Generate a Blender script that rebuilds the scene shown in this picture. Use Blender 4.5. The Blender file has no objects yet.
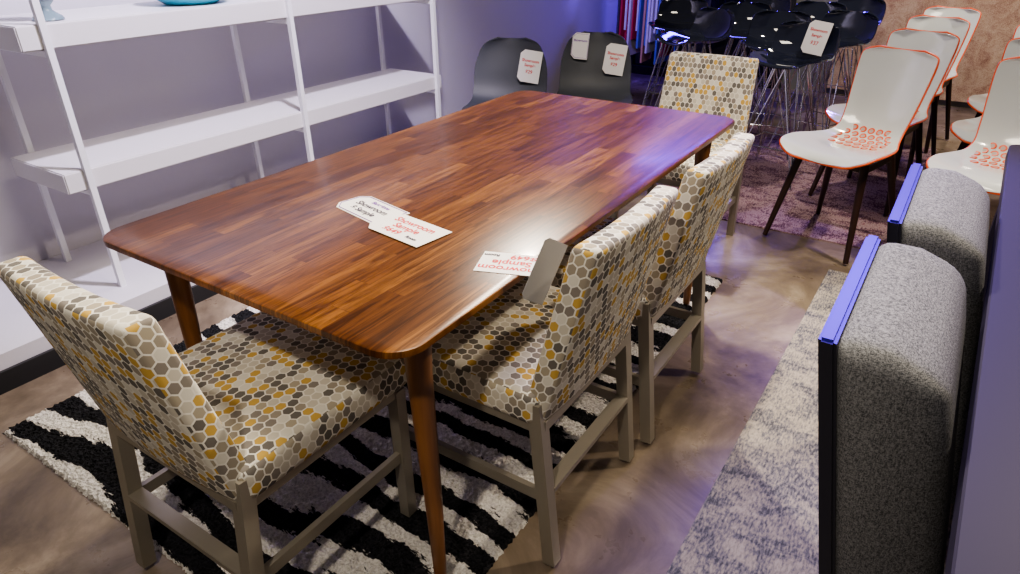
import bpy, bmesh, math, random
from mathutils import Vector, Matrix
random.seed(7)
S=bpy.context.scene; COL=bpy.context.collection
try:
    S.view_settings.look='AgX - Medium High Contrast'
except Exception: pass
# ---------------- node helpers ----------------
def mat(name,col=(.8,.8,.8),rough=.5,metal=0,**kw):
    m=bpy.data.materials.new(name);m.use_nodes=True
    b=m.node_tree.nodes['Principled BSDF']
    b.inputs['Base Color'].default_value=(*col,1);b.inputs['Roughness'].default_value=rough;b.inputs['Metallic'].default_value=metal
    for k,v in kw.items(): b.inputs[k.replace('_',' ')].default_value=v
    return m
class G:
    def __init__(s,m): s.m=m;s.nt=m.node_tree;s.b=s.nt.nodes['Principled BSDF']
    def n(s,t,**kw):
        n=s.nt.nodes.new(t)
        for k,v in kw.items(): setattr(n,k,v)
        return n
    def l(s,a,b): s.nt.links.new(a,b)
    def set(s,inp,v):
        if hasattr(v,'is_output') : s.l(v,inp)
        else: inp.default_value=v
    def math(s,op,a,b=None,clamp=False):
        n=s.n('ShaderNodeMath',operation=op,use_clamp=clamp);s.set(n.inputs[0],a)
        if b is not None:s.set(n.inputs[1],b)
        return n.outputs[0]
    def vm(s,op,a,b=None,out=0):
        n=s.n('ShaderNodeVectorMath',operation=op);s.set(n.inputs[0],a)
        if b is not None:s.set(n.inputs[1],b)
        return n.outputs[out]
    def coord(s,k='Object'): return s.n('ShaderNodeTexCoord').outputs[k]
    def map(s,v,scale=(1,1,1),rot=(0,0,0),loc=(0,0,0)):
        n=s.n('ShaderNodeMapping');s.l(v,n.inputs[0]);n.inputs['Scale'].default_value=scale;n.inputs['Rotation'].default_value=rot;n.inputs['Location'].default_value=loc
        return n.outputs[0]
    def noise(s,v,scale=5,detail=4,rough=.5,dist=0):
        n=s.n('ShaderNodeTexNoise');s.l(v,n.inputs['Vector']);n.inputs['Scale'].default_value=scale;n.inputs['Detail'].default_value=detail
        n.inputs['Roughness'].default_value=rough;n.inputs['Distortion'].default_value=dist
        return n.outputs[0]
    def ramp(s,f,stops,interp='LINEAR'):
        n=s.n('ShaderNodeValToRGB');s.l(f,n.inputs[0]);r=n.color_ramp;r.interpolation=interp
        while len(r.elements)<len(stops): r.elements.new(.5)
        for e,(p,c) in zip(r.elements,stops): e.position=p;e.color=(*c,1) if len(c)==3 else c
        return n.outputs[0]
    def mix(s,f,a,b,mode='MIX'):
        n=s.n('ShaderNodeMix',data_type='RGBA',blend_type=mode)
        s.set(n.inputs[0],f)
        for i,v in ((6,a),(7,b)):
            if isinstance(v,tuple): v=(*v,1) if len(v)==3 else v
            s.set(n.inputs[i],v)
        return n.outputs[2]
    def bump(s,h,st=.3,d=.01):
        n=s.n('ShaderNodeBump');s.l(h,n.inputs['Height']);n.inputs['Strength'].default_value=st;n.inputs['Distance'].default_value=d
        s.l(n.outputs[0],s.b.inputs['Normal'])
    def col(s,c): s.l(c,s.b.inputs['Base Color'])

# ---------------- materials ----------------
def m_hex():
    m=mat('hex_fabric',rough=.85,Specular_IOR_Level=.25);g=G(m)
    uv=g.coord('UV'); sc=1/.0225
    p=g.vm('ADD',g.map(uv,scale=(sc,sc*.88,1)),(100,100,0))
    r=(1,1.7320508,1)
    q=g.vm('DIVIDE',p,r)
    fa=g.vm('FLOOR',q); ga=g.vm('MULTIPLY',g.vm('SUBTRACT',g.vm('SUBTRACT',q,fa),(.5,.5,0)),(1,1.7320508,0))
    q2=g.vm('SUBTRACT',q,(.5,.5,0)); fb=g.vm('FLOOR',q2); gb=g.vm('MULTIPLY',g.vm('SUBTRACT',g.vm('SUBTRACT',q2,fb),(.5,.5,0)),(1,1.7320508,0))
    la=g.vm('LENGTH',ga,out=1);lb=g.vm('LENGTH',gb,out=1)
    sel=g.math('LESS_THAN',la,lb)
    def mixv(a,b):
        n=g.n('ShaderNodeMix',data_type='VECTOR');g.l(sel,n.inputs[0]);g.l(b,n.inputs[4]);g.l(a,n.inputs[5]);return n.outputs[1]
    gg=g.vm('ABSOLUTE',mixv(ga,gb)); idd=mixv(fa,g.vm('ADD',fb,(.5,.5,7)))
    sep=g.n('ShaderNodeSeparateXYZ');g.l(gg,sep.inputs[0])
    d=g.math('MAXIMUM',sep.outputs[0],g.vm('DOT_PRODUCT',gg,(.5,.8660254,0),out=1))
    edge=g.math('GREATER_THAN',d,.43)
    wn=g.n('ShaderNodeTexWhiteNoise',noise_dimensions='3D');g.l(idd,wn.inputs[0])
    c=g.ramp(wn.outputs[0],[(0,(.125,.115,.105)),(.19,(.60,.56,.47)),(.36,(.23,.205,.18)),(.52,(.58,.37,.07)),(.67,(.40,.35,.26)),(.80,(.72,.69,.60)),(.92,(.32,.28,.22))],'CONSTANT')
    c=g.mix(edge,c,(.82,.79,.71))
    w=g.noise(g.map(uv,scale=(900,900,1)),1,2)
    g.col(g.mix(g.math('MULTIPLY',w,.2),c,(.5,.46,.38)));g.bump(w,.25,.002)
    return m
HEX=m_hex()
def m_wood():
    m=mat('acacia_wood',rough=.30,Coat_Weight=.08,Coat_Roughness=.12,Specular_IOR_Level=.28);g=G(m);o=g.coord()
    v=g.map(o,rot=(0,0,math.pi/2))
    br=g.n('ShaderNodeTexBrick');g.l(g.map(v,loc=(5,5,0)),br.inputs[0]);br.offset=.37;br.offset_frequency=2;br.squash=1.4;br.squash_frequency=3
    for k,x in (('Scale',1),('Brick Width',.36),('Row Height',.046),('Mortar Size',.0005),('Bias',0.0)): br.inputs[k].default_value=x
    br.inputs['Color1'].default_value=(0,0,0,1);br.inputs['Color2'].default_value=(1,1,1,1);br.inputs['Mortar'].default_value=(.1,.1,.1,1)
    base=g.ramp(br.outputs[0],[(0,(.115,.040,.009)),(.35,(.160,.058,.013)),(.75,(.21,.081,.019)),(1,(.29,.122,.031))])
    sh=g.vm('MULTIPLY',br.outputs[0],(7,3,5))
    vg=g.vm('ADD',v,sh)
    gr=g.noise(g.map(vg,scale=(2.6,34,3)),1.3,7,.65,1.6)
    fine=g.noise(g.map(vg,scale=(8,260,8)),1,3)
    c=g.mix(g.ramp(gr,[(.38,(0,0,0)),(.6,(1,1,1))]),g.mix(1.0,base,(.30,.25,.21),'MULTIPLY'),base)
    c=g.mix(g.math('MULTIPLY',fine,.4),c,(.045,.014,.004))
    g.col(c);g.bump(fine,.06,.002)
    return m
WOOD=m_wood()
def m_legwood():
    m=mat('leg_wood',rough=.35);g=G(m);n=g.noise(g.map(g.coord(),scale=(40,40,3)),1,5)
    g.col(g.ramp(n,[(.3,(.12,.045,.014)),(.7,(.28,.12,.04))]));return m
LEGW=m_legwood()
METAL=mat('taupe_metal',(.33,.30,.25),.38,.45)
def m_shag():
    m=mat('zebra_shag',rough=1,Specular_IOR_Level=.1);g=G(m);o=g.coord()
    n1=g.noise(g.map(o,scale=(.9,1.5,1)),1.5,2)
    rag=g.noise(g.map(o,scale=(7,26,1)),1,5,.75)
    sep=g.n('ShaderNodeSeparateXYZ');g.l(o,sep.inputs[0])
    t=g.math('ADD',g.math('MULTIPLY',sep.outputs[1],7.6),g.math('MULTIPLY',g.math('SUBTRACT',n1,.5),2.6))
    t=g.math('ADD',t,g.math('MULTIPLY',sep.outputs[0],.3))
    t=g.math('ADD',t,g.math('MULTIPLY',g.math('SUBTRACT',rag,.5),.75))
    s=g.math('SINE',g.math('MULTIPLY',t,6.2832))
    msk=g.ramp(g.math('ADD',g.math('MULTIPLY',s,.5),.5),[(.58,(0,0,0)),(.64,(1,1,1))])
    f=g.noise(g.map(o,scale=(1,1,1)),150,3,.7)
    blk=g.ramp(f,[(.35,(.005,.005,.006)),(.7,(.04,.04,.046))])
    wht=g.ramp(f,[(.3,(.54,.51,.47)),(.6,(.90,.87,.82))])
    g.col(g.mix(msk,blk,wht));g.bump(f,.9,.012);return m
SHAG=m_shag()
def m_floor():
    m=mat('polished_concrete',rough=.3);g=G(m);o=g.coord()
    n=g.noise(o,1.9,9,.66,.8);n2=g.noise(o,9,6,.6)
    c=g.ramp(n,[(.34,(.080,.060,.043)),(.5,(.20,.157,.112)),(.66,(.40,.33,.25))])
    c=g.mix(g.math('MULTIPLY',n2,.45),c,(.11,.086,.062))
    g.col(c);g.l(g.ramp(n2,[(.3,(.24,)*3),(.7,(.44,)*3)]),g.b.inputs['Roughness']);g.bump(n2,.05,.01);return m
def m_rug(name,stops,scale=3,amt=.5):
    m=mat(name,rough=.95,Specular_IOR_Level=.15);g=G(m);o=g.coord()
    n=g.noise(g.map(o,scale=(1,1.8,1)),scale,9,.75,.5);f=g.noise(g.map(o,scale=(1,.3,1)),180,2,.6)
    t=g.math('ADD',g.math('MULTIPLY',n,.58),g.math('MULTIPLY',f,.42))
    g.col(g.ramp(t,stops));g.bump(f,.4,.004);return m
def m_weave(name,a,b,scale=650):
    m=mat(name,rough=.9,Specular_IOR_Level=.2);g=G(m);o=g.coord()
    f=g.noise(g.map(o,scale=(1,1,.3)),scale,2,.6);f2=g.noise(g.map(o,scale=(.3,.3,1.2)),scale,2,.6)
    t=g.math('MULTIPLY',g.math('ADD',f,f2),.5)
    g.col(g.ramp(t,[(.40,a),(.60,b)]));g.bump(t,.3,.0015);return m
GREY=m_weave('grey_tweed',(.075,.078,.082),(.30,.30,.305))
VINYL=mat('dark_vinyl',(.022,.022,.032),.35);BLUE_GLOW=mat('painted_blue_glow',(.04,.022,.30),.4)  # blue on the panel tops paints in the glow of blue light
def m_wall(name,c,r=.7):
    m=mat(name,c,r);g=G(m);n=g.noise(g.coord(),3,4);g.col(g.mix(g.math('MULTIPLY',n,.18),c,tuple(x*.75 for x in c)));g.bump(g.noise(g.coord(),60,3),.05,.01);return m
WALL=m_wall('painted_wall',(.62,.60,.65));WALLB=m_wall('grey_wall',(.20,.20,.21))
WHITE=mat('white_laminate',(.70,.68,.69),.45);WPOST=mat('white_metal',(.80,.80,.83),.35)
BLKM=mat('black_matte',(.02,.02,.022),.6)
SHELLW=mat('white_gloss_plastic',(.62,.65,.64),.14,Coat_Weight=.4);ORANGE=mat('orange_rim',(.75,.12,.04),.4)
DARKW=mat('espresso_wood',(.035,.016,.012),.35);CHROME=mat('chrome_wire',(.7,.7,.74),.15,1)
SMOKE=mat('smoked_acrylic',(.02,.024,.045),.05,Coat_Weight=.8);SHELLG=mat('graphite_shell',(.055,.06,.075),.5)
PAPER=mat('tag_paper',(.86,.84,.83),.6);RED=mat('red_ink',(.65,.03,.04),.6);INK=mat('black_ink',(.03,.02,.05),.6);PURP=mat('purple_border',(.22,.10,.40),.6)
DTAB=mat('dark_table_lacquer',(.035,.030,.055),.5,Specular_IOR_Level=.15)

# ---------------- geometry helpers ----------------
def empty(name,loc=(0,0,0),rz=0):
    e=bpy.data.objects.new(name,None);COL.objects.link(e);e.location=loc;e.rotation_euler=(0,0,math.radians(rz));e.empty_display_size=.1;return e
def obj(name,me,m=None,parent=None,loc=(0,0,0),rot=(0,0,0),smooth=True):
    o=bpy.data.objects.new(name,me);COL.objects.link(o);o.location=loc;o.rotation_euler=rot
    if m is not None and hasattr(me,'materials') and not me.materials:
        for x in (m if isinstance(m,(list,tuple)) else [m]): me.materials.append(x)
    if parent:o.parent=parent
    return o
def fin(bm,name,smooth=40):
    bmesh.ops.recalc_face_normals(bm,faces=bm.faces)
    me=bpy.data.meshes.new(name);bm.to_mesh(me);bm.free()
    if smooth:
        for p in me.polygons:p.use_smooth=True
        try: me.set_sharp_from_angle(angle=math.radians(smooth))
        except Exception: pass
    return me
def box(bm,c,s,R=None,mi=0):
    r=bmesh.ops.create_cube(bm,size=1)
    for v in r['verts']:
        p=Vector((v.co.x*s[0],v.co.y*s[1],v.co.z*s[2]))
        if R: p=R@p
        v.co=p+Vector(c)
    fs=set(f for v in r['verts'] for f in v.link_faces)
    for f in fs:f.material_index=mi
    return r['verts']
def beam(bm,a,b,w,h=None,w2=None,mi=0):
    a=Vector(a);b=Vector(b);h=h or w;w2=w2 or w;k=w2/w
    z=(b-a).normalized();x=Vector((1,0,0)) if abs(z.x)<.9 else Vector((0,1,0))
    y=z.cross(x).normalized();x=y.cross(z)
    vs=[]
    for P,s in ((a,1),(b,k)):
        for i,j in ((-1,-1),(1,-1),(1,1),(-1,1)): vs.append(bm.verts.new(P+x*i*w/2*s+y*j*h/2*s))
    F=[(3,2,1,0),(4,5,6,7),(0,1,5,4),(1,2,6,5),(2,3,7,6),(3,0,4,7)]
    for f in F: bm.faces.new([vs[i] for i in f]).material_index=mi
def rod(bm,pts,r,seg=8,mi=0):
    pts=[Vector(p) for p in pts];rr=r if isinstance(r,(list,tuple)) else [r]*len(pts);rings=[]
    for i,P in enumerate(pts):
        t=(pts[min(i+1,len(pts)-1)]-pts[max(i-1,0)]).normalized()
        x=Vector((1,0,0)) if abs(t.x)<.9 else Vector((0,1,0));y=t.cross(x).normalized();x=y.cross(t)
        rings.append([bm.verts.new(P+(x*math.cos(a)+y*math.sin(a))*rr[i]) for a in [2*math.pi*k/seg for k in range(seg)]])
    for A,B in zip(rings,rings[1:]):
        for k in range(seg): bm.faces.new((A[k],A[(k+1)%seg],B[(k+1)%seg],B[k])).material_index=mi
    bm.faces.new(rings[0][::-1]).material_index=mi;bm.faces.new(rings[-1]).material_index=mi
def cushion(name,s,r,fn=None,cuts=6,seg=4,uv=True):
    bm=bmesh.new();bmesh.ops.create_cube(bm,size=1)
    for v in bm.verts:v.co=Vector((v.co.x*s[0],v.co.y*s[1],v.co.z*s[2]))
    bmesh.ops.bevel(bm,geom=list(bm.edges),offset=r,segments=seg,profile=.5,affect='EDGES')
    for ax in range(3):
        if s[ax]>.15:
            for k in range(1,cuts):
                co=Vector((0,0,0));co[ax]=-s[ax]/2+s[ax]*k/cuts;no=Vector((0,0,0));no[ax]=1
                bmesh.ops.bisect_plane(bm,geom=list(bm.verts)+list(bm.edges)+list(bm.faces),plane_co=co,plane_no=no)
    bm.normal_update()
    if uv:
        L=bm.loops.layers.uv.new('UVMap')
        for f in bm.faces:
            n=f.normal;a=max(range(3),key=lambda i:abs(n[i]))
            for l in f.loops:
                c=l.vert.co
                l[L].uv={0:(c.y+.11,c.z),1:(c.x,c.z),2:(c.x,c.y+.013)}[a]
    if fn:
        for v in bm.verts: v.co=fn(v.co.copy())
    return fin(bm,name,60)

# ---------------- dining chair ----------------
def seatfn(c):
    u=(c.x/.24);w=(c.y/.24)
    if c.z>0:c.z+=.012*(1-u*u)*(1-w*w)
    return c
seat_me=cushion('dining_seat',(.47,.47,.085),.022,seatfn)
def backfn(c):
    t=(c.z+.22)/.44
    c.x*=1-.08*t
    c.y+=-.10*t+ .015*(c.x/.23)**2 -.004
    return c
back_me=cushion('dining_back',(.445,.06,.43),.015,backfn)
def frame():
    bm=bmesh.new()
    for sx in(-1,1):
        x=sx*.215
        beam(bm,(x,-.275,0),(x,-.225,.46),.032)
        beam(bm,(x,.195,0),(x,.195,.40),.030)
        beam(bm,(x,-.24,.395),(x,.2,.395),.022)
        beam(bm,(x,-.255,.20),(x,.195,.20),.014,.030)
    beam(bm,(-.215,-.235,.40),(.215,-.235,.40),.028)
    beam(bm,(-.2,-.252,.215),(.2,-.252,.215),.034,.014)
    beam(bm,(-.2,.195,.385),(.2,.195,.385),.022)
    return fin(bm,'dining_frame',20)
frame_me=frame()
def dining_chair(x,y,rz,z=.0155):
    e=empty('dining_chair',(x,y,z),rz)
    obj('metal_frame',frame_me,METAL,e);obj('seat',seat_me,HEX,e,(0,.0,.442))
    obj('backrest',back_me,HEX,e,(0,-.225,.625));return e
dining_chair(-1.155,.735,0)
C3=dining_chair(-.82,1.215,90)
dining_chair(-.80,1.75,90)
dining_chair(-1.01,2.94,180,0)

# ---------------- dining table ----------------
def rr_outline(w,l,r,n=10):
    pts=[]
    for cx,cy,a0 in((w/2-r,l/2-r,0),(-w/2+r,l/2-r,90),(-w/2+r,-l/2+r,180),(w/2-r,-l/2+r,270)):
        for k in range(n+1):
            a=math.radians(a0+90*k/n);pts.append((cx+r*math.cos(a),cy+r*math.sin(a)))
    return pts
def tabletop(w,l,r,prof,bow=0):
    bm=bmesh.new();rings=[]
    for ins,z in prof:
        ring=[]
        for (x,y) in rr_outline(w-2*ins,l-2*ins,max(r-ins*.5,.01)):
            x*=1+bow*(1-(2*y/l)**2)
            ring.append(bm.verts.new((x,y,z)))
        rings.append(ring)
    n=len(rings[0])
    for A,B in zip(rings,rings[1:]):
        for k in range(n):bm.faces.new((A[k],A[(k+1)%n],B[(k+1)%n],B[k]))
    bm.faces.new(rings[0]);bm.faces.new(rings[-1][::-1])
    return fin(bm,'tabletop',35)
T=empty('dining_table',(-1.13,1.597,0))
obj('top',tabletop(.945,1.865,.07,[(.004,.75),(.001,.7485),(0,.745),(.0,.736),(.012,.727),(.035,.716),(.05,.714)],.0),WOOD,T)
bm=bmesh.new()
for sx in(-1,1):
    for sy in(-1,1):
        x,y=sx*.392,sy*.80
        rod(bm,[(x+sx*.014,y,.0155),(x+sx*.01,y,.3),(x,y,.62),(x,y,.716)],[.0135,.0195,.026,.029],20)
for sx in(-1,1): beam(bm,(sx*.33,-.78,.69),(sx*.33,.78,.69),.022,.05)
for sy in(-1,1): beam(bm,(-.36,sy*.76,.69),(.36,sy*.76,.69),.05,.022)
obj('legs',fin(bm,'tablelegs',40),LEGW,T)

# ---------------- rugs & floor ----------------
def slab(name,x0,x1,y0,y1,z0,z1,m,bev=0,sub=0):
    bm=bmesh.new();box(bm,(0,0,0),(x1-x0,y1-y0,z1-z0))
    if bev:bmesh.ops.bevel(bm,geom=list(bm.edges),offset=bev,segments=2,affect='EDGES')
    return obj(name,fin(bm,name,30),m,None,((x0+x1)/2,(y0+y1)/2,(z0+z1)/2))
slab('floor',-3.2,2.6,-1.2,7.0,-.1,0,m_floor())
bm=bmesh.new();nx,ny=240,330;w,l=1.55,2.20;V=[]
for j in range(ny+1):
    row=[]
    for i in range(nx+1):
        x=-w/2+w*i/nx;y=-l/2+l*j/ny
        e=min(i,nx-i,j,ny-j)
        z=.010+random.uniform(-.005,.0045) if e>0 else 0
        if e<=1: x+=random.uniform(-.004,.004);y+=random.uniform(-.004,.004)
        row.append(bm.verts.new((x,y,z)))
    V.append(row)
for j in range(ny):
    for i in range(nx):bm.faces.new((V[j][i],V[j][i+1],V[j+1][i+1],V[j+1][i]))
obj('zebra_shag_rug',fin(bm,'rug',0),SHAG,None,(-1.44,1.60,.001))
slab('distressed_area_rug',-.30,1.6,-.3,3.05,0,.008,m_rug('blue_beige_rug',[(.40,(.085,.085,.10)),(.47,(.19,.18,.195)),(.53,(.32,.285,.25)),(.60,(.41,.365,.32))],7))
slab('rose_area_rug',-1.35,-.05,3.38,5.4,0,.006,m_rug('rose_rug',[(.38,(.08,.04,.07)),(.47,(.22,.12,.15)),(.54,(.46,.34,.34)),(.62,(.25,.11,.14))],7))

# ---------------- room ----------------
slab('wall_left',-3.2,-3.1,-1.2,7.0,0,3,WALL)
slab('wall_back',-3.1,2.6,6.9,7.0,0,3,WALLB)
slab('wall_right',2.5,2.6,-1.2,6.9,0,3,WALLB)
slab('display_plinth',-3.098,-2.45,-1.2,3.35,0,.13,WALL)
slab('baseboard_left',-2.449,-2.435,-1.2,3.35,0,.075,BLKM)

# ---------------- shelf unit ----------------
SH=empty('bookshelf',(0,0,0))
bm=bmesh.new()
for z0,z1 in((.53,.605),(1.02,1.10)):
    box(bm,(-2.79,2.125,(z0+z1)/2),(.40,2.15,z1-z0))
bmesh.ops.bevel(bm,geom=list(bm.edges),offset=.004,segments=2,affect='EDGES')
obj('shelves',fin(bm,'shelves',30),WHITE,SH)
bm=bmesh.new()
for y in(1.13,2.15,3.15):
    for x in(-2.585,-3.0): beam(bm,(x,y,.13),(x,y,1.9),.022)
    beam(bm,(-2.6,y,1.005),(-3.0,y,1.005),.02);beam(bm,(-2.6,y,.517),(-3.0,y,.517),.02)
obj('posts',fin(bm,'posts',40),WPOST,SH)
def lathe(prof,seg=28):
    bm=bmesh.new();R=[]
    for r,z in prof:R.append([bm.verts.new((r*math.cos(2*math.pi*k/seg),r*math.sin(2*math.pi*k/seg),z)) for k in range(seg)])
    for A,B in zip(R,R[1:]):
        for k in range(seg):bm.faces.new((A[k],A[(k+1)%seg],B[(k+1)%seg],B[k]))
    return fin(bm,'lathe',50)
obj('glass_vase',lathe([(.001,0),(.05,.002),(.045,.012),(.02,.03),(.018,.045),(.04,.07),(.055,.12),(.06,.18),(.057,.18),(.05,.12),(.035,.075),(.001,.06)]),mat('aqua_glass',(.30,.42,.46),.08,Transmission_Weight=.5),None,(-2.68,1.20,1.1015))
obj('ceramic_bowl',lathe([(.001,0),(.10,0),(.13,.02),(.16,.05),(.17,.10),(.165,.10),(.15,.05),(.12,.02),(.001,.01)]),mat('turquoise_ceramic',(.05,.42,.58),.2),None,(-2.76,1.80,1.1015))

# ---------------- shell chairs ----------------
def cr(pts,n):
    out=[];m=len(pts)
    for i in range(m-1):
        p0,p1,p2,p3=[Vector(pts[min(max(k,0),m-1)]) for k in(i-1,i,i+1,i+2)]
        for k in range(n):
            t=k/n;out.append(.5*((2*p1)+(p2-p0)*t+(2*p0-5*p1+4*p2-p3)*t*t+(3*p1-p0-3*p2+p3)*t**3))
    out.append(Vector(pts[-1]));return out
def shell(prof,cupS,cupB,nx=14,sub=4,th=.008):
    P=cr(prof,sub);bm=bmesh.new();rows=[];N=len(P)
    def pt(i,u):
        p=P[i];a=P[max(i-1,0)];b=P[min(i+1,N-1)]
        t=Vector((0,b.x-a.x,b.y-a.y)).normalized();nrm=Vector((0,-t.z,t.y))
        if nrm.dot(Vector((0,1,1)))<0:nrm=-nrm
        f=i/(N-1);cup=cupS*(1-f)+cupB*f
        return Vector((u*p.z,p.x,p.y))+nrm*cup*abs(u)**2.2,nrm
    for i in range(N): rows.append([bm.verts.new(pt(i,-1+2*k/nx)[0]) for k in range(nx+1)])
    for A,B in zip(rows,rows[1:]):
        for k in range(nx):bm.faces.new((A[k],A[k+1],B[k+1],B[k]))
    bmesh.ops.recalc_face_normals(bm,faces=bm.faces)
    loop=[v.co.copy() for v in rows[0]]+[r[-1].co.copy() for r in rows[1:]]+[v.co.copy() for v in rows[-1][::-1][1:]]+[r[0].co.copy() for r in rows[::-1][1:-1]]
    bmesh.ops.solidify(bm,geom=list(bm.faces),thickness=th)
    return fin(bm,'shell',50),loop,pt,N
WP=[(.245,.425,.12),(.235,.44,.19),(.20,.455,.222),(.10,.455,.225),(-.02,.445,.20),(-.12,.45,.165),(-.19,.49,.15),(-.235,.57,.155),(-.27,.68,.165),(-.30,.79,.172),(-.312,.83,.16),(-.318,.85,.10)]
wsh,wloop,wpt,wN=shell(WP,.03,.03)
def tube_loop(loop,r,seg=6):
    bm=bmesh.new();n=len(loop);R=[]
    for i in range(n):
        t=(loop[(i+1)%n]-loop[i-1]).normalized();x=Vector((0,.3,1)).normalized()
        if abs(t.dot(x))>.95:x=Vector((1,0,0))
        y=t.cross(x).normalized();x=y.cross(t)
        R.append([bm.verts.new(loop[i]+(x*math.cos(2*math.pi*k/seg)+y*math.sin(2*math.pi*k/seg))*r) for k in range(seg)])
    for i in range(n):
        for k in range(seg):bm.faces.new((R[i][k],R[i][(k+1)%seg],R[(i+1)%n][(k+1)%seg],R[(i+1)%n][k]))
    return bm
bm=tube_loop(wloop,.0052);rim_me=fin(bm,'rim',60)
bm=bmesh.new()
for ri,i in enumerate((16,18,20,22,24)):
    cnt=(6,7,7,6,5)[ri]
    for k in range(cnt):
        xx=(k-(cnt-1)/2)*.040
        hw=cr(WP,4)[i].z;u=xx/hw
        c,n=wpt(i,u);c2,_=wpt(i+1,u);ty=(c2-c).normalized();tx=Vector((1,0,0))
        nn=tx.cross(ty).normalized()
        if nn.dot(n)<0:nn=-nn
        c=c+nn*.010
        sg=14;a=[];b=[];cc=[]
        for q in range(sg):
            an=2*math.pi*q/sg;d=tx*math.cos(an)+ty*math.sin(an)
            a.append(bm.verts.new(c+d*.0175-nn*.004));b.append(bm.verts.new(c+d*.0160+nn*.001));cc.append(bm.verts.new(c+d*.0095))
        for q in range(sg):
            bm.faces.new((a[q],a[(q+1)%sg],b[(q+1)%sg],b[q])).material_index=0
            bm.faces.new((b[q],b[(q+1)%sg],cc[(q+1)%sg],cc[q])).material_index=0
        bm.faces.new(cc).material_index=1
holes_me=fin(bm,'holes',30)
bm=bmesh.new()
for sx in(-1,1):
    rod(bm,[(sx*.21,.22,0),(sx*.15,.13,.43)],[.012,.019],10)
    rod(bm,[(sx*.20,-.25,0),(sx*.13,-.13,.44)],[.012,.019],10)
    beam(bm,(sx*.15,.13,.41),(sx*.13,-.13,.41),.03)
beam(bm,(-.15,.13,.41),(.15,.13,.41),.03);beam(bm,(-.13,-.13,.41),(.13,-.13,.41),.03)
wleg_me=fin(bm,'wlegs',40)
HOLE=mat('hole_grey',(.45,.36,.33),.6)
def white_chair(x,y,rz,z=.0105):
    e=empty('shell_side_chair',(x,y,z),rz)
    obj('shell',wsh,SHELLW,e);obj('rim',rim_me,ORANGE,e);obj('perforations',holes_me,[ORANGE,HOLE],e);obj('legs',wleg_me,DARKW,e)
white_chair(-.375,3.42,161)
white_chair(-.32,4.14,165);white_chair(-.30,4.87,166);white_chair(-.26,5.5,167)
white_chair(.21,3.40,168);white_chair(.25,4.10,170);white_chair(.29,4.80,170)

BP=[(.24,.43,.12),(.22,.45,.19),(.1,.46,.225),(-.05,.45,.225),(-.15,.47,.215),(-.21,.54,.212),(-.25,.65,.208),(-.28,.74,.18),(-.292,.785,.145),(-.299,.81,.08)]
bsh,bl,_,_=shell(BP,.03,.03)
bm=bmesh.new()
for sx in(-1,1):
    rod(bm,[(sx*.21,.2,0),(sx*.12,.1,.44)],.009,10);rod(bm,[(sx*.21,-.22,0),(sx*.12,-.1,.44)],.009,10)
rod(bm,[(-.12,.1,.435),(.12,.1,.435)],.008);rod(bm,[(-.12,-.1,.435),(.12,-.1,.435)],.008)
bleg=fin(bm,'blegs',40)
def black_chair(x,y,rz):
    e=empty('bucket_chair',(x,y,0),rz);obj('shell',bsh,SHELLG,e);obj('legs',bleg,BLKM,e);return e
B1=black_chair(-2.10,3.14,205);B2=black_chair(-1.79,3.60,205)

SP=[(.20,.655,.12),(.18,.665,.18),(.08,.665,.21),(-.04,.655,.205),(-.13,.67,.19),(-.18,.73,.19),(-.20,.80,.185),(-.21,.84,.16),(-.215,.86,.10)]
ssh,_,_,_=shell(SP,.035,.05)
bm=bmesh.new()
F=[(.2,.2),(-.2,.2),(-.2,-.2),(.2,-.2)]
for i,(x,y) in enumerate(F):
    nx_,ny_=F[(i+1)%4]
    rod(bm,[(x,y,0),(x*.35,y*.35,.65)],.006,8)
    rod(bm,[(x*.98,y*.98,.02),((x+nx_)*.22,(y+ny_)*.22,.64)],.004,6)
    rod(bm,[(nx_*.98,ny_*.98,.02),((x+nx_)*.22,(y+ny_)*.22,.64)],.004,6)
    rod(bm,[(x*.8,y*.8,.2),(nx_*.8,ny_*.8,.2)],.004,6)
swire=fin(bm,'wire',50)
def stool(x,y,rz,dz=.0105):
    e=empty('wire_base_stool',(x,y,dz),rz);obj('shell',ssh,SMOKE,e);obj('wire_base',swire,CHROME,e);return e
W1=stool(-.86,4.25,170)
for a in((-1.08,4.75,190),(-.78,4.97,160),(-1.42,5.2,200),(-1.6,4.7,150),(-1.02,5.5,180),(-1.95,5.3,190),(-.85,5.98,170),(-1.5,5.9,180)): stool(*a)

bm=bmesh.new()
for x in(-3.02,-2.42,-1.5): box(bm,(x,6.855,1.25),(.09,.08,2.5))
box(bm,(-2.26,6.855,2.5),(1.6,.08,.1))
box(bm,(-2.26,6.855,.04),(1.6,.08,.08))
D=empty('door_1',(0,0,0));obj('frame',fin(bm,'doorframe',20),BLKM,D)
bm=bmesh.new();box(bm,(-2.26,6.88,1.25),(1.5,.02,2.42));obj('glass',fin(bm,'doorglass',20),mat('dark_glass',(.01,.01,.014),.05),D)
slab('hanging_rug',-1.05,2.3,6.86,6.89,.05,2.4,m_rug('pink_beige_weave',[(.38,(.30,.16,.13)),(.48,(.50,.34,.26)),(.6,(.66,.52,.40))],9))
bm=bmesh.new();cols=[(.55,.04,.06),(.7,.68,.66),(.05,.05,.07),(.15,.2,.45),(.6,.35,.2)]
for k in range(26):
    x=-2.85+.03*k+random.uniform(-.005,.005);h=random.uniform(.6,.95)
    box(bm,(x,6.3+random.uniform(-.05,.05),1.15-h/2),(.018,.3,h),Matrix.Rotation(random.uniform(-.1,.1),3,'Z'),mi=random.randrange(5))
for x in(-2.9,-2.05):
    rod(bm,[(x,6.3,0),(x,6.3,1.2)],.012,mi=2);rod(bm,[(x,6.1,.01),(x,6.5,.01)],.012,mi=2)
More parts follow.
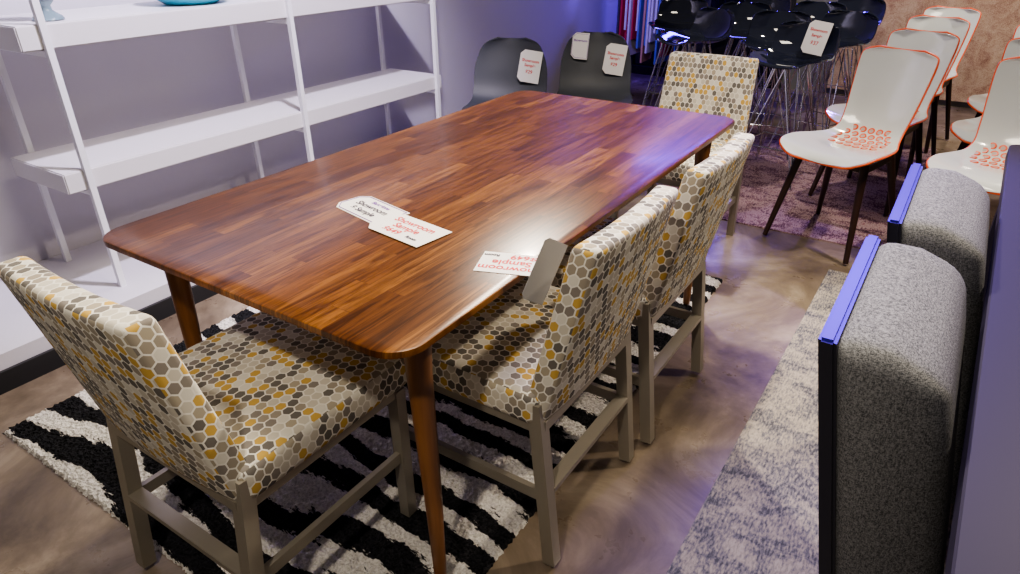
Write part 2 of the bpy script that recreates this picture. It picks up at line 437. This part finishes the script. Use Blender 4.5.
rod(bm,[(-2.9,6.3,1.18),(-2.05,6.3,1.18)],.012,mi=2)
obj('merchandise_rack',fin(bm,'rack',30),[mat('merch_%d'%i,c,.6) for i,c in enumerate(cols)])

# ---------------- grey upholstered chairs + dark table ----------------
LEAN=.20
def gb(c):
    c.y+=-LEAN*(c.z-.33)
    if c.y>0 and c.z>.2: c.z-=.03*min(1,(c.y/.08))*((c.z-.2)/.13)
    return c
gback=cushion('gb',(.46,.160,.66),.036,gb);gseat=cushion('gs',(.46,.30,.11),.03)
bm=bmesh.new()
box(bm,(0,0,0),(.452,.026,.68));bmesh.ops.bevel(bm,geom=list(bm.edges),offset=.005,segments=2,affect='EDGES')
bm.normal_update()
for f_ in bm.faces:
    if f_.calc_center_median().z>.33: f_.material_index=1  # top faces carry the painted blue light
for v in bm.verts: v.co.y-=LEAN*(v.co.z-.34)
gpanel=fin(bm,'gpanel',40)
bm=bmesh.new()
for sx in(-1,1):
    beam(bm,(sx*.2,.28,0),(sx*.2,.28,.40),.035)
    beam(bm,(sx*.2,-.06,0),(sx*.2,-.08,.30),.04)
gleg=fin(bm,'glegs',20)
def grey_chair(x,y,rz):
    e=empty('upholstered_chair',(x,y,.0125),rz)
    obj('backrest',gback,GREY,e,(0,-.188,.500));obj('back_panel',gpanel,[VINYL,BLUE_GLOW],e,(0,-.272,.488));obj('seat',gseat,GREY,e,(0,.15,.41));obj('legs',gleg,BLKM,e)
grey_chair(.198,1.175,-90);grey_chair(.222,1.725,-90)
DT=empty('dark_dining_table',(.655,1.2,.001),-1.3)
obj('top',tabletop(1.04,2.9,.03,[(.003,.75),(0,.747),(0,.712),(.004,.708)]),DTAB,DT)
bm=bmesh.new()
for sx in(-1,1):
    for sy in(-1,1):beam(bm,(sx*.46,sy*1.38,.0085),(sx*.46,sy*1.38,.71),.07)
obj('legs',fin(bm,'dtl',20),DTAB,DT)

# ---------------- tags ----------------
def tag(name,parent,loc,rot,lines,w=.17,h=.095,border=False,m=None):
    e=empty(name,loc);e.rotation_euler=rot
    if parent:e.parent=parent
    bm=bmesh.new();c=.022 if w>.06 else .008
    pts=[(-w/2+c,-h/2),(w/2,-h/2),(w/2,h/2),(-w/2+c,h/2),(-w/2,h/2-c),(-w/2,-h/2+c)]
    a=[bm.verts.new((x,y,.0008)) for x,y in pts];b=[bm.verts.new((x,y,0)) for x,y in pts]
    bm.faces.new(a);bm.faces.new(b[::-1])
    for i in range(6):bm.faces.new((a[i],b[i],b[(i+1)%6],a[(i+1)%6]))
    obj('card',fin(bm,'card',10),m or PAPER,e)
    if border:
        L=[Vector((x*.94,y*.9,.0012)) for x,y in pts];obj('border',fin(tube_loop(L,.0012,4),'bd'),PURP,e)
    for (txt,x,y,s,m) in lines:
        t=bpy.data.curves.new('txt','FONT');t.body=txt;t.size=s;t.align_x='CENTER';t.align_y='CENTER';t.offset=.0006
        o=bpy.data.objects.new('tmp',t);COL.objects.link(o);dg=bpy.context.evaluated_depsgraph_get();me=bpy.data.meshes.new_from_object(o.evaluated_get(dg));bpy.data.objects.remove(o)
        me.materials.clear();obj('lettering',me,m,e,(x,y,.0014))
    return e
LN=[('Showroom',.0,.026,.030,RED),('Sample',.0,-.001,.030,RED),('$649',-.02,-.030,.028,RED),('Room',.05,-.032,.014,INK)]
LN2=[('Barcelona',.005,.03,.018,PURP),('Showroom',.0,.006,.028,INK),('$ Sample',.0,-.022,.026,INK)]
tag('price_tag',None,(-1.17,1.135,.7505),(0,0,math.radians(-12)),LN2,.19,.105,border=True)
tag('price_tag',None,(-1.005,1.085,.7525),(0,0,math.radians(-8)),LN,.19,.11)
tag('price_tag',None,(-.700,1.065,.7505),(0,0,math.radians(200)),LN,.14,.095)
tag('hang_tag',None,(-.60,1.03,.775),(math.radians(80),math.radians(30),math.radians(55)),[],.055,.13,m=mat('tag_sleeve',(.30,.29,.28),.25))
for B in(B1,B2):
    tag('hang_tag',B,(-.11,-.215,.67),(math.radians(75),math.radians(8),math.radians(180)),[('Showroom',0,.03,.022,RED),('Sample',0,.005,.022,RED),('$29',0,-.03,.026,RED)],.125,.175)
tag('hang_tag',B2,(.10,-.235,.74),(math.radians(75),math.radians(4),math.radians(180)),[('Showroom',0,.03,.018,PURP)],.10,.15,True)
tag('hang_tag',W1,(-.06,-.13,.79),(math.radians(75),math.radians(6),math.radians(180)),[('Showroom',0,.04,.022,RED),('Sample',0,.01,.022,RED),('$37',0,-.03,.03,RED)],.13,.18)

# ---------------- lights ----------------
def area(name,loc,tgt,size,pw,col,sy=None):
    l=bpy.data.lights.new(name,'AREA');l.energy=pw;l.color=col;l.size=size
    if sy:l.shape='RECTANGLE';l.size_y=sy
    o=bpy.data.objects.new(name,l);COL.objects.link(o);o.location=loc
    o.rotation_euler=(Vector(tgt)-Vector(loc)).to_track_quat('-Z','Y').to_euler();return o
def spot(name,loc,tgt,pw,col,ang=60,r=.06,bl=.6):
    l=bpy.data.lights.new(name,'SPOT');l.energy=pw;l.color=col;l.spot_size=math.radians(ang);l.spot_blend=bl;l.shadow_soft_size=r
    o=bpy.data.objects.new(name,l);COL.objects.link(o);o.location=loc
    o.rotation_euler=(Vector(tgt)-Vector(loc)).to_track_quat('-Z','Y').to_euler();return o
W_=(1,.89,.74)
area('overhead_fill',(-.7,1.5,2.9),(-.8,1.7,0),1.0,62,W_)  # soft area fill added overhead, not a known fixture
spot('track_light_key',(-1.7,3.4,2.8),(-.8,1.4,.5),440,W_,68)
spot('track_light_front',(-.2,-.6,2.8),(-.95,1.1,.5),150,W_,48)
spot('track_light_right',(.9,2.9,2.8),(-.2,2.0,.3),230,(1,.86,.68),80)
spot('track_light_far',(-.3,4.2,2.8),(-.4,4.4,.3),115,W_,90)
spot('track_light_back_wall',(.4,4.9,2.8),(.2,6.9,.5),230,W_,90)
spot('wall_washer_violet',(-1.4,1.7,2.8),(-3.1,2.0,.8),430,(.82,.74,1),78)
spot('accent_blue',(-.30,4.3,2.6),(.15,1.5,.75),330,(.14,.05,1),30)
spot('accent_blue_floor',(-.4,5.4,2.6),(-.40,3.0,0),130,(.28,.10,1),26)
spot('accent_blue_door',(-2.3,4.6,2.6),(-2.9,6.8,.6),300,(.20,.10,1),45)
e=mat('blue_led',(.1,.05,.9),.4);p=e.node_tree.nodes['Principled BSDF'];p.inputs['Emission Color'].default_value=(.14,.05,1,1);p.inputs['Emission Strength'].default_value=48
bm=bmesh.new();rod(bm,[(-2.45,6.735,1.8),(-1.47,6.735,1.8)],.08,16);obj('led_tube',fin(bm,'led',40),e,D)
w=bpy.data.worlds.new('w');S.world=w;w.use_nodes=True;w.node_tree.nodes['Background'].inputs[0].default_value=(.92,.85,.85,1);w.node_tree.nodes['Background'].inputs[1].default_value=.11

# ---------------- camera ----------------
f,th,yaw,roll,H=676.23,.491,.5842,-.0068,1.3769
fw=Vector((-math.sin(yaw)*math.cos(th),math.cos(yaw)*math.cos(th),-math.sin(th)));r_=Vector((math.cos(yaw),math.sin(yaw),0));u=r_.cross(fw)
c,s=math.cos(roll),math.sin(roll);R2=c*r_+s*u;U2=-s*r_+c*u
M=Matrix((R2,U2,-fw)).transposed()
cd=bpy.data.cameras.new('camera');cam=bpy.data.objects.new('camera',cd);COL.objects.link(cam)
cam.matrix_world=Matrix.Translation((0,0,H))@M.to_4x4()
cd.sensor_width=36;cd.lens=36*f/1020;cd.clip_start=.02;S.camera=cam
